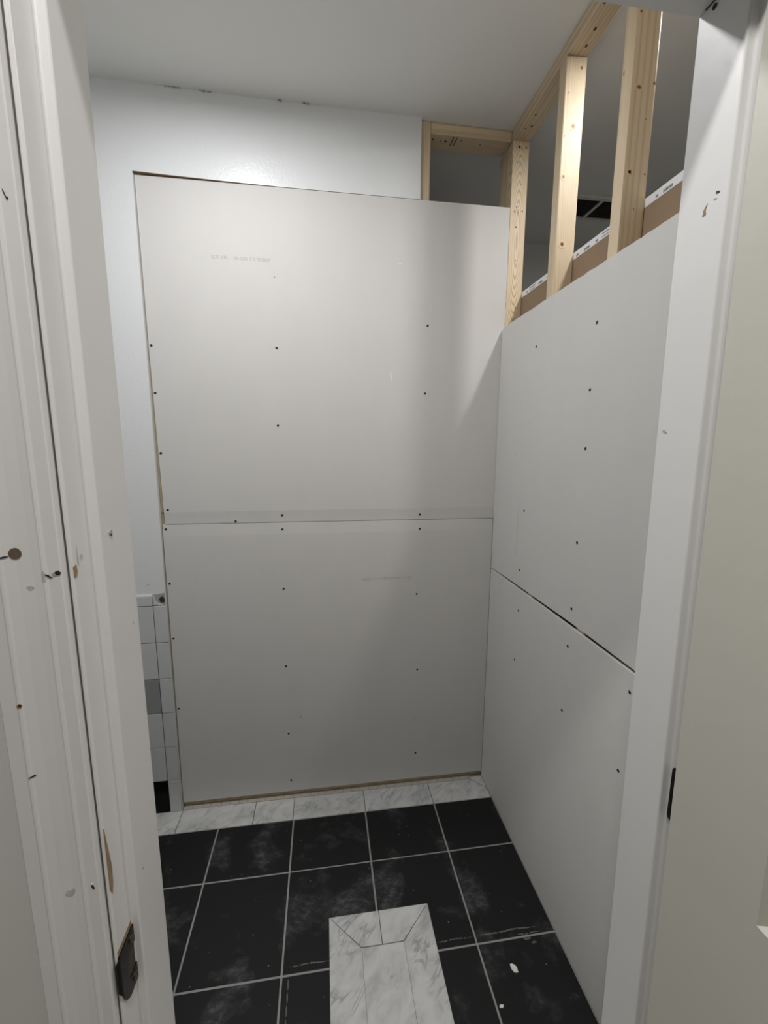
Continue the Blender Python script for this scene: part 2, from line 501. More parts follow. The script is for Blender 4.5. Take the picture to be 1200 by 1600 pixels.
# nicks, holes and scuffs on the left trim
def on_casing(x, z, rx, rz, mt, name, n=12, jit=0.3, rot=0.0, lift=0.0004):
    """a thin mark following the moulded face of the left casing"""
    def yat(xx):
        d_ = min(max(CX - xx, 0.0011), 0.0545)
        for (d0, p0), (d1, p1) in zip(CP[1:], CP[2:]):
            if d0 <= d_ <= d1:
                return Y0 - 0.0004 - (p0 + (p1 - p0) * (d_ - d0) / max(d1 - d0, 1e-9))
    b_ = bmesh.new()
    c_ = b_.verts.new((x, yat(x) - lift, z))
    ring, base = [], []
    for i in range(n):
        a_ = 2 * math.pi * i / n
        k = 1 + random.uniform(-jit, jit)
        u, v = rx * math.cos(a_) * k, rz * math.sin(a_) * k
        xx, zz = x + u * math.cos(rot) - v * math.sin(rot), z + u * math.sin(rot) + v * math.cos(rot)
        ring.append(b_.verts.new((xx, yat(xx) - lift, zz)))
        base.append(b_.verts.new((xx, yat(xx) + 0.0008, zz)))
    for i in range(n):
        b_.faces.new((c_, ring[i], ring[(i + 1) % n]))
        b_.faces.new((ring[i], base[i], base[(i + 1) % n], ring[(i + 1) % n]))
    b_.faces.new(base[::-1])
    return mk(name, b_, mt, cl)
on_casing(-0.9712, 1.4859, 0.0043, 0.0046, 'holewood', 'drilled_hole', 18, 0.06)
on_casing(-0.9795, 1.4832, 0.0034, 0.0008, 'hole', 'nick', 10, 0.3, 0.1)
on_casing(-0.9440, 1.4680, 0.0022, 0.0019, 'hole', 'gouge', 12, 0.3, 0.5)
on_casing(-0.9465, 1.4665, 0.0022, 0.0014, 'scuff', 'gouge', 12, 0.35, 0.5, 0.0003)
on_casing(-0.9500, 1.4650, 0.0030, 0.0006, 'hole', 'gouge', 10, 0.4, -0.7)
on_casing(-0.9535, 1.4650, 0.0016, 0.0050, 'smudge', 'scuff_mark', 12, 0.25, 0.1, 0.0002)
on_casing(-0.9640, 1.4570, 0.0034, 0.0020, 'smudge', 'scuff_mark', 10, 0.3, 0.0, 0.0002)
on_casing(-0.9818, 1.3555, 0.0020, 0.0022, 'rawwood', 'nail_hole', 8, 0.2)
on_casing(-0.9812, 1.3560, 0.0008, 0.0014, 'hole', 'nail_hole', 8, 0.2, 0, 0.0006)
on_casing(-0.9795, 1.2885, 0.0026, 0.0007, 'hole', 'nail_hole', 9, 0.4, 0.2)
on_casing(-0.9462, 1.1640, 0.0010, 0.0026, 'hole', 'gouge', 9, 0.3, 0.2)
on_casing(-0.9468, 1.1668, 0.0010, 0.0010, 'gyp', 'gouge', 9, 0.3, 0.2)
on_casing(-0.9635, 1.1620, 0.0032, 0.0042, 'smudge', 'scuff_mark', 12, 0.5, -0.4, 0.0002)
on_casing(-0.9483, 1.7485, 0.0003, 0.0032, 'hole', 'pencil_mark', 8, 0.3, 0.35)
on_casing(-0.9470, 1.7462, 0.0006, 0.0008, 'hole', 'pencil_mark', 8, 0.3, 0.35)
mk('chip', prism([(Y0 + 0.0005, 1.4700), (Y0 + 0.0045, 1.4715), (Y0 + 0.0055, 1.4640), (Y0 + 0.0030, 1.4600), (Y0 + 0.0005, 1.4610)], 'x', rf - 0.0003, rf + 0.0004), 'rawwood', jl)
mk('chip', prism([(Y0 + 0.0004, 1.2150), (Y0 + 0.0020, 1.2050), (Y0 + 0.0040, 1.1900), (Y0 + 0.0068, 1.1680), (Y0 + 0.0060, 1.1500), (Y0 + 0.0030, 1.1400), (Y0 + 0.0004, 1.1480)], 'x', rf - 0.0003, rf + 0.0004), 'rawwood', jl, label='long bare-wood chip in the paint')
mk('nail_hole', disc((XL, -1.3005, 1.4885), '+x', 0.0028, 0.0036, 0.0005, 9, 0.3), 'scuff', jl)
mk('nail_hole', disc((XL + 0.0004, -1.3003, 1.4872), '+x', 0.0013, 0.0011, 0.0004, 8, 0.3), 'hole', jl)
mk('scuff_mark', disc((rf, -1.3420, 1.4780), '+x', 0.0010, 0.0080, 0.0003, 8, 0.3), 'smudge', jl)
mk('scuff_mark', disc((rf, -1.3370, 1.4760), '+x', 0.0022, 0.0024, 0.0003, 8, 0.4), 'smudge', jl)
mk('nick', disc((XL, -1.2718, 1.3864), '+x', 0.0012, 0.0014, 0.0003, 7, 0.2), 'scuff', jl)
mk('nick', disc((XL, -1.3020, 1.1165), '+x', 0.0010, 0.0020, 0.0003, 7, 0.2), 'scuff', jl)
# marks on the right jamb
mk('nick', disc((XR, -1.3069, 1.8267), '-x', 0.0025, 0.0012, 0.0004, 8, 0.3, 0.3), 'hole', jr)
mk('nick', disc((XR, -1.3050, 1.8215), '-x', 0.0022, 0.0008, 0.0003, 8, 0.3, 0.3), 'scuff', jr)
mk('chip', prism([(-1.2955, 1.8120), (-1.2915, 1.8110), (-1.2920, 1.8165), (-1.2962, 1.8215), (-1.2945, 1.8165)], 'x', XR - 0.0005, XR + 0.0003), 'rawwood', jr)
mk('scuff_mark', disc((lean(XR, 1.59), -1.2700, 1.5900), '-x', 0.0035, 0.0012, 0.0004, 8, 0.4, 0.4), 'scuff', jr)

# strike plate on the left jamb: rounded plate with latch hole and a lip bent round the hall edge
ya, yc, za, zb = Y0 + 0.0004, -1.3035, 1.0005, 1.0685
hy0, hy1, hz0, hz1 = -1.3370, -1.3130, 1.0190, 1.0500
# plate outline (y, z): square inner corners, big round lower hall corner running into the lip
outl = [(yc, zb), (yc, za + 0.001), (yc - 0.001, za)] + [(ya + 0.017 - 0.017 * math.sin(math.radians(t_)), za + 0.024 - 0.024 * math.cos(math.radians(t_))) for t_ in range(0, 91, 15)] + [(ya, zb - 0.001), (ya + 0.001, zb)]
n_o = len(outl)
cyy, czz = (hy0 + hy1) / 2, (hz0 + hz1) / 2
inl = []
for (py, pz) in outl:                                 # latch hole: rounded opening following the plate
    a_ = math.atan2(pz - czz, py - cyy)
    ca, sa = math.cos(a_), math.sin(a_)
    k_ = 1 / (abs(ca / ((hy1 - hy0) / 2)) ** 4 + abs(sa / ((hz1 - hz0) / 2)) ** 4) ** 0.25
    inl.append((cyy + k_ * ca, czz + k_ * sa))
b = bmesh.new()
R = [[b.verts.new((x_, q[0], q[1])) for q in pts_] for x_, pts_ in ((rf + 0.0016, outl), (rf + 0.0016, inl), (rf - 0.0005, inl), (rf - 0.0005, outl))]
for r0, r1 in zip(R, R[1:] + R[:1]):
    for i in range(n_o):
        b.faces.new((r0[i], r0[(i + 1) % n_o], r1[(i + 1) % n_o], r1[i]))
sp = mk('strike_plate', b, 'bronze', jl, label='dark bronze strike plate mortised into the left jamb')
mk('mortise', bx((rf - 0.002, Y0 + 0.0008, 1.0400), (rf + 0.00025, -1.3015, 1.0745)), 'rawwood', sp, label='bare wood edge of the mortise')
b = bmesh.new()
rows = []
for k in range(7):                                    # short lip curling round the hall edge of the jamb
    a = math.radians(k * 13)
    yy, xx = ya - 0.0030 * math.sin(a), rf - 0.0030 * (1 - math.cos(a))
    ins = 0.006 * (k / 6) ** 2
    za_, zb_ = za + 0.022 + ins, zb - 0.003 - ins
    rows.append([b.verts.new((xx, yy, za_)), b.verts.new((xx, yy, zb_)), b.verts.new((xx + 0.0016, yy - 0.0003, zb_)), b.verts.new((xx + 0.0016, yy - 0.0003, za_))])
for r0, r1 in zip(rows, rows[1:]):
    for i in range(4):
        b.faces.new((r0[i], r0[(i + 1) % 4], r1[(i + 1) % 4], r1[i]))
b.faces.new(rows[0]); b.faces.new(rows[-1][::-1])
mk('lip', b, 'bronze', sp)
mk('latch_hole', bx((rf - 0.0012, hy0, hz0), (rf + 0.0004, hy1, hz1)), 'olivehole', sp)
for zz in (1.0585, 1.0105):
    s_ = mk('screw', disc((rf + 0.0015, -1.3255, zz), '+x', 0.0040, 0.0040, 0.0010, 16), 'screwm', sp)
    mk('screw_slot', bx((rf + 0.0024, -1.3285, zz - 0.0005), (rf + 0.0028, -1.3225, zz + 0.0005)), 'hole', sp)

# hinge leaf on the right rabbet
def hinge(z0, lab):
    z1 = z0 + 0.072
    x0 = lean(rfr, z0 + 0.03)
    pts = [(Y0 + 0.0005, z0), ] + [(-1.3285 + 0.006 * math.cos(a), z0 + 0.006 + 0.006 * math.sin(a)) for a in [math.radians(-90 + 15 * i) for i in range(7)]] + \
          [(-1.3285 + 0.006 * math.cos(a), z1 - 0.006 + 0.006 * math.sin(a)) for a in [math.radians(15 * i) for i in range(7)]] + [(Y0 + 0.0005, z1)]
    h = mk('door_hinge', prism(pts, 'x', x0 - 0.0018, x0 + 0.001), 'bronze', jr, label=lab)
    b_ = bmesh.new()
    bmesh.ops.create_cone(b_, cap_ends=True, segments=12, radius1=0.005, radius2=0.005, depth=0.075,
                          matrix=Matrix.Translation((x0 + 0.012, Y0 - 0.0145, z0 + 0.036)) @ Matrix.Rotation(0, 4, 'Z'))
    mk('knuckle', b_, 'bronze', h, smooth=False)
hinge(1.117, 'dark bronze hinge at mid height of the right jamb')

# ------------------------------------------------------------------ open door on the right (hinged to the right jamb)
DX0, DX1 = -0.3462, -0.3115
DY1, DY0 = -1.3542, -1.3542 - 0.606
door = empty('door_1', (DX1, DY1, 0.012), 'off-white moulded panel door standing open on the right', kind='structure')
def doorbox(lo, hi, bev=0.0):
    b_ = bx(lo, hi, bev)
    return b_
cols_ = [(DY1 - 0.101, DY1 - 0.101 - 0.166), (DY1 - 0.339, DY1 - 0.339 - 0.166)]
rws = [(0.23, 0.80), (1.137, 1.86)]
def lean_bm(b_):
    for v in b_.verts:
        v.co.x = lean(v.co.x, v.co.z) + 0.0004
    return b_
b = bmesh.new()
ycuts = [DY1, cols_[0][0], cols_[0][1], cols_[1][0], cols_[1][1], DY0]
zcuts = [0.012, rws[0][0], rws[0][1], rws[1][0], 1.75, rws[1][1], 2.012]
def panelcell(i, j):
    return i in (1, 3) and j in (1, 3, 4)
for i in range(5):
    for j in range(6):
        if not panelcell(i, j):
            box(b, (DX0, ycuts[i + 1], zcuts[j]), (DX1, ycuts[i], zcuts[j + 1]))
bmesh.ops.remove_doubles(b, verts=b.verts[:], dist=1e-5)
lean_bm(b)
mk('door_frame', b, 'doorpaint', door)
for (ya_, yb_) in cols_:
    for (za_, zb_) in rws:
        b = bmesh.new()
        prof = [(0, 0.0), (0.004, 0.0035), (0.010, 0.0085), (0.022, 0.0090), (0.034, 0.0040), (0.040, 0.0032)]
        for side, sgn in ((DX0, 1), (DX1, -1)):
            loops = []
            for ins, dep in prof:
                x_ = side + sgn * dep
                loops.append([b.verts.new((x_, ya_ - ins, za_ + ins)), b.verts.new((x_, yb_ + ins, za_ + ins)),
                              b.verts.new((x_, yb_ + ins, zb_ - ins)), b.verts.new((x_, ya_ - ins, zb_ - ins))])
            for l0, l1 in zip(loops, loops[1:]):
                for i in range(4):
                    b.faces.new((l0[i], l0[(i + 1) % 4], l1[(i + 1) % 4], l1[i]))
            b.faces.new(loops[-1])
        lean_bm(b)
        mk('panel', b, 'doorpaint', door)

# ------------------------------------------------------------------ bathroom floor tiles
G = 0.0031
xe = [-2.1480, -2.0962, -1.7912, -1.4862, -1.1812, -0.8762, -0.5712, -0.2662, -0.002]
ye = [-0.127, -0.3502, -0.6659, -0.971, YB + 0.004]
IN_LO, IN_HI = (-0.7325, -1.135), (-0.3955, -0.5255)
for i in range(len(xe) - 1):
    for j in range(len(ye) - 1):
        lo = (xe[i] + G, ye[j + 1] + G)
        hi = (xe[i + 1] - (G if i < len(xe) - 2 else 0), ye[j] - (G if j else 0.0012))
        parts = rect_minus(lo, hi, (IN_LO[0] - 0.001, IN_LO[1] - 0.001), (IN_HI[0] + 0.001, IN_HI[1] + 0.001))
        if not parts:
            continue
        b = bmesh.new()
        dz = random.uniform(-0.0004, 0.0003)
        for (a0, b0, a1, b1) in parts:
            box(b, (a0, b0, -0.012), (a1, b1, dz), 0.0008 if len(parts) == 1 else 0)
        mk('floor_tile', b, 'blacktile', floor)

def marble_piece(pts):
    c = Vector((sum(p_[0] for p_ in pts) / len(pts), sum(p_[1] for p_ in pts) / len(pts)))
    q = []
    for p_ in pts:
        d_ = (c - Vector(p_)); q.append(tuple(Vector(p_) + d_.normalized() * 0.0016))
    mk('marble_tile', prism(q, 'z', -0.012, 0.0004), 'marble', floor)
mk('joint_bed', bx((-2.148, -0.1255, -0.0016), (-0.001, -0.0125, -0.0012)), 'crack', floor)
mk('joint_bed', bx((IN_LO[0] + 0.001, IN_LO[1] + 0.001, -0.0016), (IN_HI[0] - 0.001, IN_HI[1] - 0.001, -0.0012)), 'crack', floor)
jx = [-2.148, -1.97, -1.66, -1.3525, -1.045, -0.8795, -0.570, -0.2675]
for a_, c_ in zip(jx, jx[1:]):
    marble_piece([(a_, -0.1262), (c_, -0.1262), (c_, -0.0125), (a_, -0.0125)])
marble_piece([(-0.2675, -0.1262), (-0.001, -0.1262), (-0.001, -0.074), (-0.060, -0.0125), (-0.2675, -0.0125)])
marble_piece([(-0.059, -0.0120), (-0.0005, -0.0720), (-0.0005, -0.001), (-0.059, -0.001)])
# inlaid rug: mitred border round a plain middle
(x0, y0_), (x1, y1_) = IN_LO, IN_HI
bw_ = 0.1005
xm = -0.5655
marble_piece([(x0, y1_), (xm, y1_), (xm, y1_ - bw_), (x0 + bw_, y1_ - bw_)])
marble_piece([(xm, y1_), (x1, y1_), (x1 - bw_, y1_ - bw_), (xm, y1_ - bw_)])
marble_piece([(x0, y1_), (x0 + bw_, y1_ - bw_), (x0 + bw_, y0_ + bw_), (x0, y0_)])
marble_piece([(x1, y1_), (x1, y0_), (x1 - bw_, y0_ + bw_), (x1 - bw_, y1_ - bw_)])
marble_piece([(x0, y0_), (x0 + bw_, y0_ + bw_), (x1 - bw_, y0_ + bw_), (x1, y0_)])
marble_piece([(x0 + bw_, y1_ - bw_), (x1 - bw_, y1_ - bw_), (x1 - bw_, y0_ + bw_), (x0 + bw_, y0_ + bw_)])
# strip of old mosaic left under the drywall
xx = -1.352
while xx < -0.062:
    wdt = random.choice((0.036, 0.040, 0.044))
    mk('mosaic_tile', bx((xx, -0.0112, -0.01), (min(xx + wdt - 0.0022, -0.0605), 0.012, 0.0006)), 'mosaic', floor)
    xx += wdt
# grout haze smeared on the tiles beside the second joint, and a skid of residue
def smear(x0, x1, y, hgt, n, mt='haze'):
    """ragged ribbon of dried grout, thinning out at both ends"""
    b_ = bmesh.new()
    upper, lower = [], []
    n *= 3
    for k in range(n + 1):
        t = k / n
        env = min(1.0, 6 * t, 6 * (1 - t))
        yc_ = y + 0.0012 * math.sin(9 * t + x0 * 40)
        upper.append((x0 + (x1 - x0) * t, yc_ + hgt * env * random.uniform(0.12, 0.5) + 0.0001))
        lower.append((x0 + (x1 - x0) * t, yc_ - hgt * env * random.uniform(0.12, 0.5) - 0.0001))
    for k in range(n):
        if random.random() < 0.12:
            continue
        prism([upper[k], upper[k + 1], lower[k + 1], lower[k]], 'z', -0.0005, 0.0008, b_)
    bmesh.ops.remove_doubles(b_, verts=b_.verts[:], dist=1e-6)
    mk('grout_smear', b_, mt, floor, kind='stuff')
smear(-0.855, -0.735, -0.6455, 0.0055, 9)
smear(-0.392, -0.275, -0.6445, 0.0045, 8)
smear(-0.262, -0.055, -0.6440, 0.0070, 15)
smear(-0.130, -0.045, -0.6600, 0.0050, 6)
smear(-0.113, -0.085, -0.6740, 0.0110, 3)
smear(-0.092, -0.075, -0.6860, 0.0080, 2)
b = bmesh.new()
for k in range(9):
    yy = -0.675 - k * 0.03
    prism([(-0.8565, yy), (-0.8535, yy - 0.006), (-0.853, yy - 0.024), (-0.8558, yy - 0.027), (-0.8575, yy - 0.012)], 'z', -0.0005, 0.0009, b)
mk('grout_smear', b, 'haze', floor, kind='stuff')
mk('plaster_blob', disc((-0.178, -0.743, -0.0002), '+z', 0.0085, 0.013, 0.0022, 14, 0.12, 0.5), 'gyp',
   label='small white dried plaster drop on the black tile by the right wall', cat='plaster')
mk('plaster_blob', disc((-0.2515, -0.822, -0.0002), '+z', 0.006, 0.004, 0.0014, 10, 0.25), 'gyp',
   label='tiny grout crumb beside the joint nearest the right wall', cat='plaster')

# ------------------------------------------------------------------ old wall tiles left of the drywall
ZR = [0.0006, 0.152, 0.309, 0.466, 0.620, 0.7775, 0.934]
TC = [-2.1475, -2.028, -1.872, -1.716, -1.5605, -1.4046]
g2 = 0.0014
mk('wall_grout', bx((XW0, -0.0118, 0), (-1.3585, -0.0098, 0.936)), 'wallgrout', wall_back)
def wtile(x0, x1, z0, z1, mt):
    return mk('wall_tile', bx((x0 + g2, -0.0165, z0 + g2), (x1 - g2, -0.0095, z1 - g2), 0.0012, 2), mt, wall_back)
for r in range(6):
    for c in range(len(TC) - 1):
        mt = 'glazeblack' if r == 0 else ('glazegrey' if (r, c) == (3, 4) else 'glaze')
        wtile(TC[c], TC[c + 1], ZR[r], ZR[r + 1], mt)
    wtile(TC[-1], -1.3555 - 0.0004 * (5 - r), ZR[r], ZR[r + 1], 'glaze')
for c in range(len(TC) - 1):
    b = prism([(-0.0095, 0.9355), (-0.0175, 0.9355), (-0.0175, 0.972), (-0.0160, 0.977), (-0.0125, 0.9795), (-0.0095, 0.980)], 'x', TC[c] + g2, TC[c + 1] - g2)
    mk('cap_tile', b, 'glaze', wall_back)
# broken cap tile at the end of the row
mk('broken_plaster', prism([(-1.4030, 0.936), (-1.3590, 0.936), (-1.3590, 0.985), (-1.3800, 0.981), (-1.4030, 0.979)], 'y', -0.0102, -0.0112), 'scuff', wall_back)
mk('cap_tile', prism([(-1.4030, 0.9765), (-1.3975, 0.972), (-1.3965, 0.958), (-1.3900, 0.947), (-1.3780, 0.9395), (-1.3690, 0.9375), (-1.4030, 0.9365)], 'y', -0.0095, -0.0150), 'plaster', wall_back, label='snapped-off cap tile stump')
mk('dark_hollow', disc((-1.3700, -0.0110, 0.9560), '-y', 0.0095, 0.0130, 0.0012, 10, 0.25, -0.2), 'shadowgap', wall_back)  # dark disc laid on the wall, painting the shade inside the broken hole

# ------------------------------------------------------------------ timber framing
def board(name, lo, hi, wmat, label, cat='stud', group=None):
    return mk(name, bx(lo, hi, 0.0028, 2), wmat, label=label, cat=cat, group=group)

def knots(par, face, lst):
    """face: ('-y', y) etc.; lst of (u, z, ru, rz, 'knot'|'nail')"""
    nrm, val = face
    for (u, z, ru, rz, kind) in lst:
        c_ = {'y': (u, val, z), 'x': (val, u, z), 'z': (u, z, val)}[nrm[1]]
        mk('knot' if kind == 'knot' else 'nail_hole', disc(c_, nrm, ru * (1.35 if kind == 'knot' else 1), rz * (1.35 if kind == 'knot' else 1), 0.0004, 14, 0.12), {'y': 'knot', 'x': 'knotx', 'z': 'knotz'}[nrm[1]] if kind == 'knot' else 'hole', par)

PB = CEIL - 0.038                          # underside of the top plates
wz = lambda n, **k: wood(n, 'z', **k)
# right wall
ys = [(-0.0006, 0.0374), (-0.362, -0.324), (-0.669, -0.631), (-0.978, -0.940), (-1.256, -1.218)]
labs = ['pale pine corner stud with arched grain between back and right walls',
        'brightly lit pine stud, second from the corner in the right wall',
        'wide-looking pine stud nearest the doorway, third from the corner',
        'pine stud hidden behind the right jamb, fourth from the corner',
        'pine end stud of the right wall against the door wall']
wm = [wz('pine_arched', centre=(0.0, 2.33), size=(0.009, 0.085), scale=3.6, con=0.85),
      wz('pine_straight', centre=(-0.03, 1.2), size=(0.012, 0.9), scale=2.4, con=0.3, tone=0.86),
      wz('pine_plain', centre=(0.05, 1.0), size=(0.022, 1.1), scale=1.6, tone=0.93, con=0.4)]
studs = []
for (a_, c_), lb, wmt in zip(ys, labs, [wm[0], wm[1], wm[2], wm[1], wm[2]]):
    studs.append(board('wall_stud', (SX0, a_, 0.038), (SX1, c_, PB), wmt, lb, 'stud', 'studs of the right wall'))
board('top_plate', (SX0, YB + 0.001, PB), (SX1, 0.0374, CEIL), wood('pine_plate_y', 'y', (0.0, 0.0), (0.02, 0.9), 2.0, 0.92), 'pine top plate running along the ceiling over the right wall', 'top plate')
tp = bpy.data.objects['top_plate']
board('sole_plate', (SX0, YB + 0.001, -0.0018), (SX1, 0.0374, 0.038), wood('pine_sole_y', 'y'), 'pine sole plate on the floor under the right wall', 'sole plate')
knots(studs[0], ('-y', -0.0006), [(0.0343, 2.6945, 0.003, 0.005, 'nail'), (0.0630, 2.6935, 0.006, 0.007, 'knot'), (0.0487, 2.5666, 0.003, 0.0035, 'knot'),
      (0.0374, 2.4147, 0.0028, 0.0035, 'nail'), (0.0425, 2.2934, 0.003, 0.003, 'knot'), (0.0512, 2.1184, 0.0045, 0.0055, 'knot'), (0.0599, 2.4725, 0.0022, 0.0035, 'nail'), (0.0287, 2.4694, 0.0022, 0.004, 'nail')])
knots(studs[1], ('-y', -0.362), [(0.0590, 2.687, 0.007, 0.008, 'knot'), (0.0455, 2.532, 0.0105, 0.012, 'knot'), (0.0230, 2.618, 0.002, 0.004, 'knot'),
      (0.0190, 2.502, 0.002, 0.004, 'knot'), (0.0230, 2.392, 0.0065, 0.008, 'knot'), (0.0336, 2.2000, 0.0085, 0.010, 'knot'), (0.0336, 2.2000, 0.003, 0.0035, 'nail')])
knots(studs[2], ('-y', -0.669), [(0.0314, 2.4143, 0.009, 0.006, 'knot'), (0.0705, 2.4265, 0.004, 0.004, 'knot'), (0.0573, 2.350, 0.002, 0.004, 'knot'),
      (0.0275, 2.2324, 0.0065, 0.006, 'knot'), (0.0265, 2.2330, 0.0035, 0.0035, 'nail'), (0.0680, 2.231, 0.004, 0.003, 'knot'), (0.0466, 2.1515, 0.002, 0.003, 'knot'), (0.0215, 2.566, 0.005, 0.004, 'knot')])
knots(studs[2], ('-x', SX0), [(-0.6395, 2.4615, 0.003, 0.007, 'knot')])
knots(tp, ('-z', PB), [(0.0240, -0.516, 0.0028, 0.005, 'nail'), (0.0436, -0.4454, 0.0032, 0.0055, 'nail'), (0.0505, -0.394, 0.003, 0.005, 'nail'), (0.033, -0.1287, 0.0028, 0.004, 'nail'),
      (0.0456, -0.0754, 0.003, 0.006, 'nail'), (0.0300, -0.26, 0.0022, 0.003, 'knot'), (0.0270, -0.0610, 0.002, 0.003, 'nail')])
# carpenter's stamp on the corner stud: rows of short ink strokes, too worn to read
b = bmesh.new()
for (u, z, w_, h_) in [(0.0374, 2.4889, .011, .0012), (0.0374, 2.4853, .009, .0012), (0.0430, 2.4781, .0035, .0014), (0.0410, 2.4735, .004, .0014), (0.0425, 2.4699, .0045, .0014), (0.0430, 2.4658, .004, .0014), (0.0338, 2.4837, .002, .004), (0.0400, 2.6470, .015, .0012), (0.0374, 2.6418, .017, .0010)]:
    box(b, (u - w_ / 2, -0.0010, z - h_ / 2), (u + w_ / 2, -0.0005, z + h_ / 2))
mk('ink_stamp', b, 'ink', studs[0], kind='stuff')

# back wall framing
FY0, FY1 = 0.0128, 0.1018
board('wall_stud', (-0.3465, FY0, 0.038), (-0.3085, FY1, CEIL - 0.0005), wood('pine_red', 'z', (0.05, 1.0), (0.012, 1.4), 2.2, 0.9), 'pine stud at the left side of the square opening in the back wall', 'stud', 'studs of the back wall')
board('wall_stud', (SX0, 0.0380, 0.038), (0.0485, FY1 + 0.02, PB), wood('pine_end', 'z', (0.05, 1.0), (0.012, 1.2), 2.2, 0.9), 'pine end stud at the right side of the square opening', 'stud', 'studs of the back wall')
bt = board('top_plate', (-0.3080, FY0, PB), (0.0100, FY1, CEIL - 0.0005), wood('pine_plate_x', 'x', (0.0, 0.0), (0.02, 0.5), 2.0, 0.95), 'short pine top plate across the square opening under the ceiling', 'top plate')
knots(bt, ('-z', PB), [(-0.2933, 0.0456, 0.004, 0.0045, 'nail'), (-0.2626, 0.048, 0.0025, 0.003, 'nail'), (-0.2423, 0.0484, 0.0045, 0.005, 'nail'), (-0.184, 0.0340, 0.006, 0.006, 'knot'), (-0.1054, 0.0455, 0.0028, 0.003, 'nail'), (-0.0619, 0.0571, 0.0025, 0.003, 'knot')])
b = bmesh.new()
for x_ in (-0.2190, -0.2060):
    prism([(x_ - 0.0018, 0.070), (x_ + 0.0018, 0.070), (x_ + 0.0040, 0.022), (x_ + 0.0004, 0.022)], 'z', PB - 0.0004, PB, b)
mk('pencil_mark', b, 'hole', bt)
board('wall_stud', (-0.914, FY0, 0.038), (-0.876, FY1, CEIL - 0.0005), wm[2], 'pine stud behind the middle of the back drywall', 'stud', 'studs of the back wall')
sl = board('wall_stud', (-1.372, 0.0100, 0.038), (-1.334, FY1, CEIL - 0.0005), wood('pine_brown', 'z', (0.05, 1.0), (0.012, 1.4), 2.2, 0.62), 'brown stud showing in the gap left of the back drywall', 'stud', 'studs of the back wall')
knots(sl, ('-y', 0.0100), [(-1.349, 1.302, 0.003, 0.004, 'nail')])
board('sole_plate', (-1.357, 0.0132, -0.0018), (0.009, FY1, 0.0375), wood('pine_sole_x', 'x', tone=0.72), 'brown sole plate in the gap under the back drywall', 'sole plate')

# ------------------------------------------------------------------ drywall sheets
def sheet_back(name, rows, xr, label):
    """rows from bottom to top: (z, xleft, yface)"""
    b = bmesh.new()
    F, Bk = [], []
    for z, xl, yf in rows:
        F.append([b.verts.new((xl, yf, z)), b.verts.new((xr, yf, z))])
        Bk.append([b.verts.new((xl, 0.0123, z)), b.verts.new((xr, 0.0123, z))])
    for k in range(len(rows) - 1):
        b.faces.new((F[k][0], F[k][1], F[k + 1][1], F[k + 1][0]))
        b.faces.new((Bk[k][0], Bk[k + 1][0], Bk[k + 1][1], Bk[k][1]))
        b.faces.new((F[k][0], F[k + 1][0], Bk[k + 1][0], Bk[k][0]))
        b.faces.new((F[k][1], Bk[k][1], Bk[k + 1][1], F[k + 1][1]))
    b.faces.new((F[0][0], Bk[0][0], Bk[0][1], F[0][1]))
    b.faces.new((F[-1][0], F[-1][1], Bk[-1][1], Bk[-1][0]))
    return mk(name, b, 'dry', label=label, cat='drywall', group='drywall sheets')

ub = sheet_back('drywall_sheet', [(1.2588, -1.3415, 0.0026), (1.2800, -1.3415, 0.0017), (1.3060, -1.3417, 0.0), (1.4560, -1.3435, 0.0), (1.9, -1.3490, 0.0), (2.4820, -1.3520, 0.0)], 0.0102,
                'large grey upper drywall sheet on the back wall')
lb = sheet_back('drywall_sheet', [(0.0265, -1.3535, 0.0), (1.2100, -1.3510, 0.0), (1.2350, -1.3508, 0.0012), (1.2566, -1.3505, 0.0020)], -0.0008,
                'grey lower drywall sheet on the back wall above the marble border')

def sheet_right(name, ycols, bot, top, label, ragged=0.0):
    b = bmesh.new()
    rowsb = []
    for y_ in ycols:
        zb_, zt_ = bot(y_), top(y_)
        j_ = random.uniform(-ragged, ragged)
        rowsb.append([b.verts.new((0, y_, zb_)), b.verts.new((0, y_, zt_ + j_)), b.verts.new((SX0 - 0.0004, y_, zt_ + j_ * 0.5)), b.verts.new((SX0 - 0.0004, y_, zb_))])
    for r0, r1 in zip(rowsb, rowsb[1:]):
        for i in range(4):
            f_ = b.faces.new((r0[i], r0[(i + 1) % 4], r1[(i + 1) % 4], r1[i]))
            if i in (1, 3):
                f_.material_index = 1
    b.faces.new(rowsb[0]); b.faces.new(rowsb[-1][::-1])
    return mk(name, b, 'dryr', label=label, cat='drywall', group='drywall sheets', extra=('gyp',))

def lerp(tab):
    def f(y_):
        y_ = -y_
        for (a_, va), (c_, vc) in zip(tab, tab[1:]):
            if y_ <= c_:
                return va + (vc - va) * (y_ - a_) / (c_ - a_)
        return tab[-1][1]
    return f
yc = [-0.0015 - k * 0.0157 for k in range(80)]
ur = sheet_right('drywall_sheet', yc, lerp([(0, 1.0372), (0.1, 1.0400), (0.2, 1.0425), (0.45, 1.0450), (0.62, 1.0470), (0.8, 1.0445), (1.0, 1.041), (1.3, 1.038)]),
                 lerp([(0, 2.030), (0.02, 2.036), (0.3, 2.0395), (1.3, 2.044)]), 'grey upper drywall sheet on the right wall below the open studs', 0.0012)
lr = sheet_right('drywall_sheet', yc, lambda y_: 0.0035, lerp([(0, 1.0325), (0.25, 1.0320), (0.62, 1.0330), (1.3, 1.033)]), 'grey lower drywall sheet on the right wall down to the floor')
kb = bx((SX1 + 0.0004, YB + 0.002, 0.002), (SX1 + 0.0131, 0.037, 2.176))
ks = mk('drywall_sheet', kb, 'kraft', label='brown paper back of the drywall on the far side of the studs', cat='drywall', group='drywall sheets')
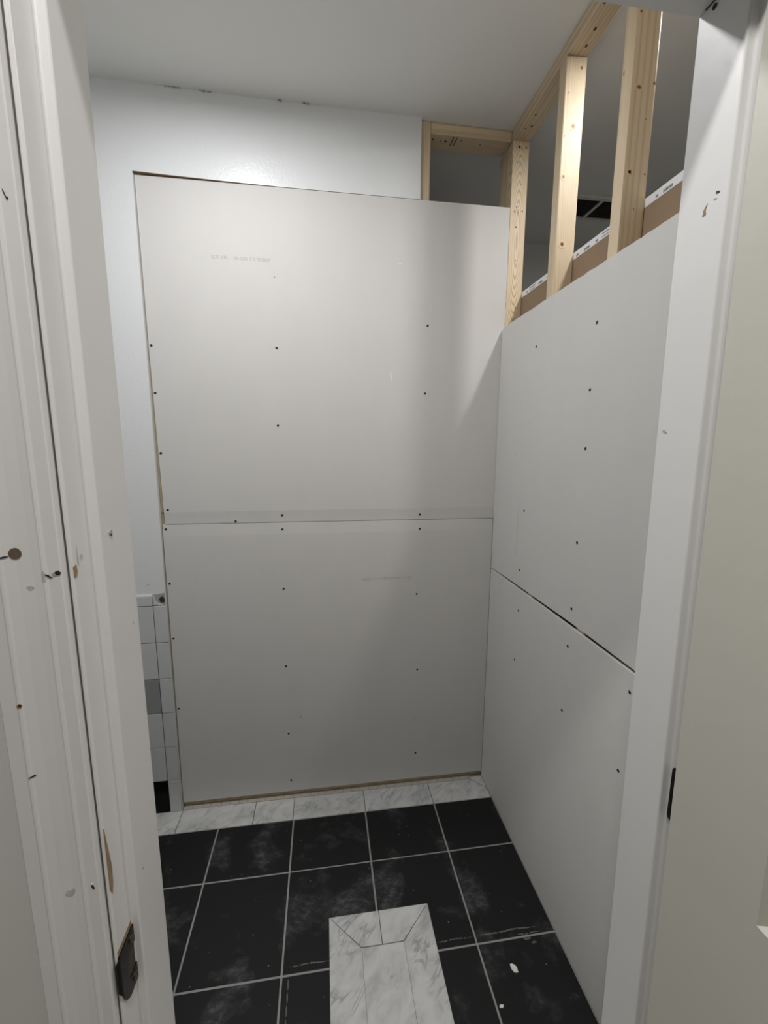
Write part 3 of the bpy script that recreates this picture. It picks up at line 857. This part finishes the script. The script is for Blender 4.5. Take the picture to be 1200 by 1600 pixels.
tape = mk('edge_tape', bx((SX1 - 0.0002, YB + 0.002, 2.1565), (SX1 + 0.0134, 0.037, 2.1772)), 'tape', ks)
b = bmesh.new()
yy = -0.045
while yy > -1.2:
    l_ = random.choice((0.008, 0.014, 0.03, 0.045))
    mode = random.random()
    if mode < 0.45:
        for k in range(int(l_ / 0.004)):
            box(b, (SX1 - 0.0006, yy - k * 0.004 - 0.0026, 2.160), (SX1 - 0.0001, yy - k * 0.004, 2.1665))
    elif mode < 0.75:
        box(b, (SX1 - 0.0006, yy - l_, 2.169), (SX1 - 0.0001, yy, 2.1715)); box(b, (SX1 - 0.0006, yy - l_, 2.161), (SX1 - 0.0001, yy, 2.163))
    else:
        box(b, (SX1 - 0.0006, yy - l_ * 0.4, 2.160), (SX1 - 0.0001, yy, 2.172))
    yy -= l_ + random.uniform(0.008, 0.03)
mk('tape_print', b, 'ink', tape, kind='stuff')

# drywall screws
def screws(sheet, nrm, lst):
    for (u, z) in lst:
        c_ = (u, 0.0, z) if nrm[1] == 'y' else (0.0, u, z)
        if nrm[1] == 'y' and 1.21 < z < 1.306:
            c_ = (u, 0.0020 * (1 - abs(z - 1.258) / 0.048), z)
        mk('screw', disc(c_, nrm, 0.0046, 0.0046, 0.0007, 10, 0.15), 'hole', sheet)
screws(ub, '-y', [(-0.309, 2.035), (-0.894, 1.930), (-0.314, 1.775), (-0.899, 1.641), (-1.3405, 1.923), (-1.3395, 1.755), (-1.336, 1.534), (-1.327, 1.315), (-0.894, 1.287), (-0.326, 1.279), (-1.076, 1.265)])
screws(lb, '-y', [(-1.340, 1.239), (-0.895, 1.229), (-0.325, 1.218), (-1.341, 1.018), (-0.898, 0.977), (-0.333, 0.929), (-1.343, 0.785), (-0.899, 0.631), (-0.324, 0.574), (-1.344, 0.473), (-0.897, 0.313), (-0.325, 0.157), (-0.893, 0.081)])
screws(ur, '-x', [(-0.628, 1.895), (-0.299, 1.903), (-0.621, 1.723), (-0.622, 1.563), (-0.281, 1.334), (-0.618, 1.293), (-0.273, 1.106), (-0.616, 1.091)])
screws(lr, '-x', [(-0.282, 0.949), (-0.612, 0.969), (-0.274, 0.744), (-0.877, 0.982), (-0.608, 0.753), (-0.866, 0.760)])
for u, z, r_ in ((-0.285, 1.651, 0.0018), (-0.193, 1.534, 0.0014), (-0.240, 1.535, 0.0012), (-0.284, 1.543, 0.0014), (-0.272, 1.536, 0.0014)):
    mk('pencil_dot', disc((0.0, u, z), '-x', r_, r_, 0.0004, 8), 'hole', ur)
mk('pencil_dot', disc((-0.893, 0.0, 2.180), '-y', 0.0014, 0.003, 0.0004, 8), 'hole', ub)
mk('pencil_mark', bx((-0.0004, -0.2362, 1.148), (0.0002, -0.2352, 1.359)), 'faint', ur)
mk('paper_tear', disc((-0.4535, 0.0, 1.8336), '-y', 0.004, 0.020, 0.0003, 10, 0.4, 0.15), 'gyp', ub)
mk('paper_tear', disc((-0.4197, 0.0, 2.2549), '-y', 0.005, 0.004, 0.0003, 9, 0.5), 'gyp', ub)
mk('paper_tear', disc((-0.8428, 0.0, 0.3885), '-y', 0.004, 0.008, 0.0003, 9, 0.4, 0.5), 'faint', lb)
mk('paper_tear', disc((-0.3345, 0.0, 0.3347), '-y', 0.004, 0.004, 0.0003, 9, 0.4), 'faint', lb)
# maker's print, faint and unreadable: rows of short strokes
def print_row(sheet, x0, x1, z, h):
    b_ = bmesh.new()
    x_ = x0
    while x_ < x1:
        k = random.random()
        if k < 0.12:
            x_ += h * 0.7; continue
        w_ = h * 0.55
        t_ = h * 0.16
        z0_, z1_ = z - h / 2, z + h / 2
        if k < 0.7:
            box(b_, (x_, -0.0003, z0_), (x_ + t_, 0.0002, z1_))
        if k > 0.3:
            box(b_, (x_ + w_ - t_, -0.0003, z0_), (x_ + w_, 0.0002, z1_))
        for zz in random.sample([z0_, z - t_ / 2, z1_ - t_], 2):
            box(b_, (x_ + t_ * 1.01, -0.00031, zz), (x_ + w_ - t_ * 1.01, 0.0002, zz + t_))
        x_ += h * 0.78
    mk('faint_print', b_, 'faint', sheet, kind='stuff')
print_row(ub, -1.113, -0.902, 2.237, 0.0115)
print_row(lb, -0.5706, -0.358, 1.005, 0.0100)

# ------------------------------------------------------------------ vent in the ceiling beyond
v = empty('ceiling_vent', (0.73, 0.455, CEIL - 0.012), 'white-framed dark ceiling vent seen between two studs', 'vent')
b = bmesh.new()
for lo, hi in (((0.475, 0.356), (0.98, 0.376)), ((0.475, 0.536), (0.98, 0.552)), ((0.475, 0.376), (0.490, 0.536)), ((0.955, 0.376), (0.98, 0.536)), ((0.634, 0.376), (0.648, 0.536))):
    box(b, (*lo, CEIL - 0.012), (*hi, CEIL - 0.0002))
mk('frame', b, 'ventwhite', v)
mk('backing', bx((0.482, 0.372, CEIL - 0.0015), (0.96, 0.540, CEIL - 0.0002)), 'ventdark', v)
for k in range(9):
    y_ = 0.390 + k * 0.0165
    mk('slat', bx((0.490, y_, CEIL - 0.008), (0.955, y_ + 0.004, CEIL - 0.002)), 'ventdark', v)

# ------------------------------------------------------------------ ceiling lamps
def lamp(spec, label):
    x, y, r, watts, col = spec
    L = empty('ceiling_light', (x, y, CEIL - 0.012), label, 'ceiling light')
    b_ = bmesh.new()
    n = 32
    prof = [(r, 0.0002), (r, 0.008), (r + 0.004, 0.011), (r + 0.016, 0.007), (r + 0.018, 0.0002)]
    rg = [[b_.verts.new((x + q * math.cos(2 * math.pi * i / n), y + q * math.sin(2 * math.pi * i / n), CEIL - h)) for i in range(n)] for q, h in prof]
    for r0, r1 in zip(rg, rg[1:] + rg[:1]):
        for i in range(n):
            b_.faces.new((r0[i], r0[(i + 1) % n], r1[(i + 1) % n], r1[i]))
    mk('trim_ring', b_, 'lamptrim', L, smooth=False)
    mk('diffuser', disc((x, y, CEIL - 0.0004), '-z', r - 0.001, r - 0.001, 0.0056, 32), emit('lit_diffuser', col, 6.0), L)
    ld = bpy.data.lights.new('led_disc', 'AREA')
    ld.shape = 'DISK'
    ld.size = 2 * (r - 0.001)
    ld.energy = watts
    ld.color = col
    lo = bpy.data.objects.new('led_disc', ld)
    fin(lo, Vector((x, y, CEIL - 0.0075)), L)
lamp(LAMP_BATH, 'flush round ceiling lamp over the bathroom, above the view')
lamp(LAMP_NEXT, 'flush round ceiling lamp just beyond the stud wall')
lamp(LAMP_HALL, 'flush round ceiling lamp in the hall above the viewer')
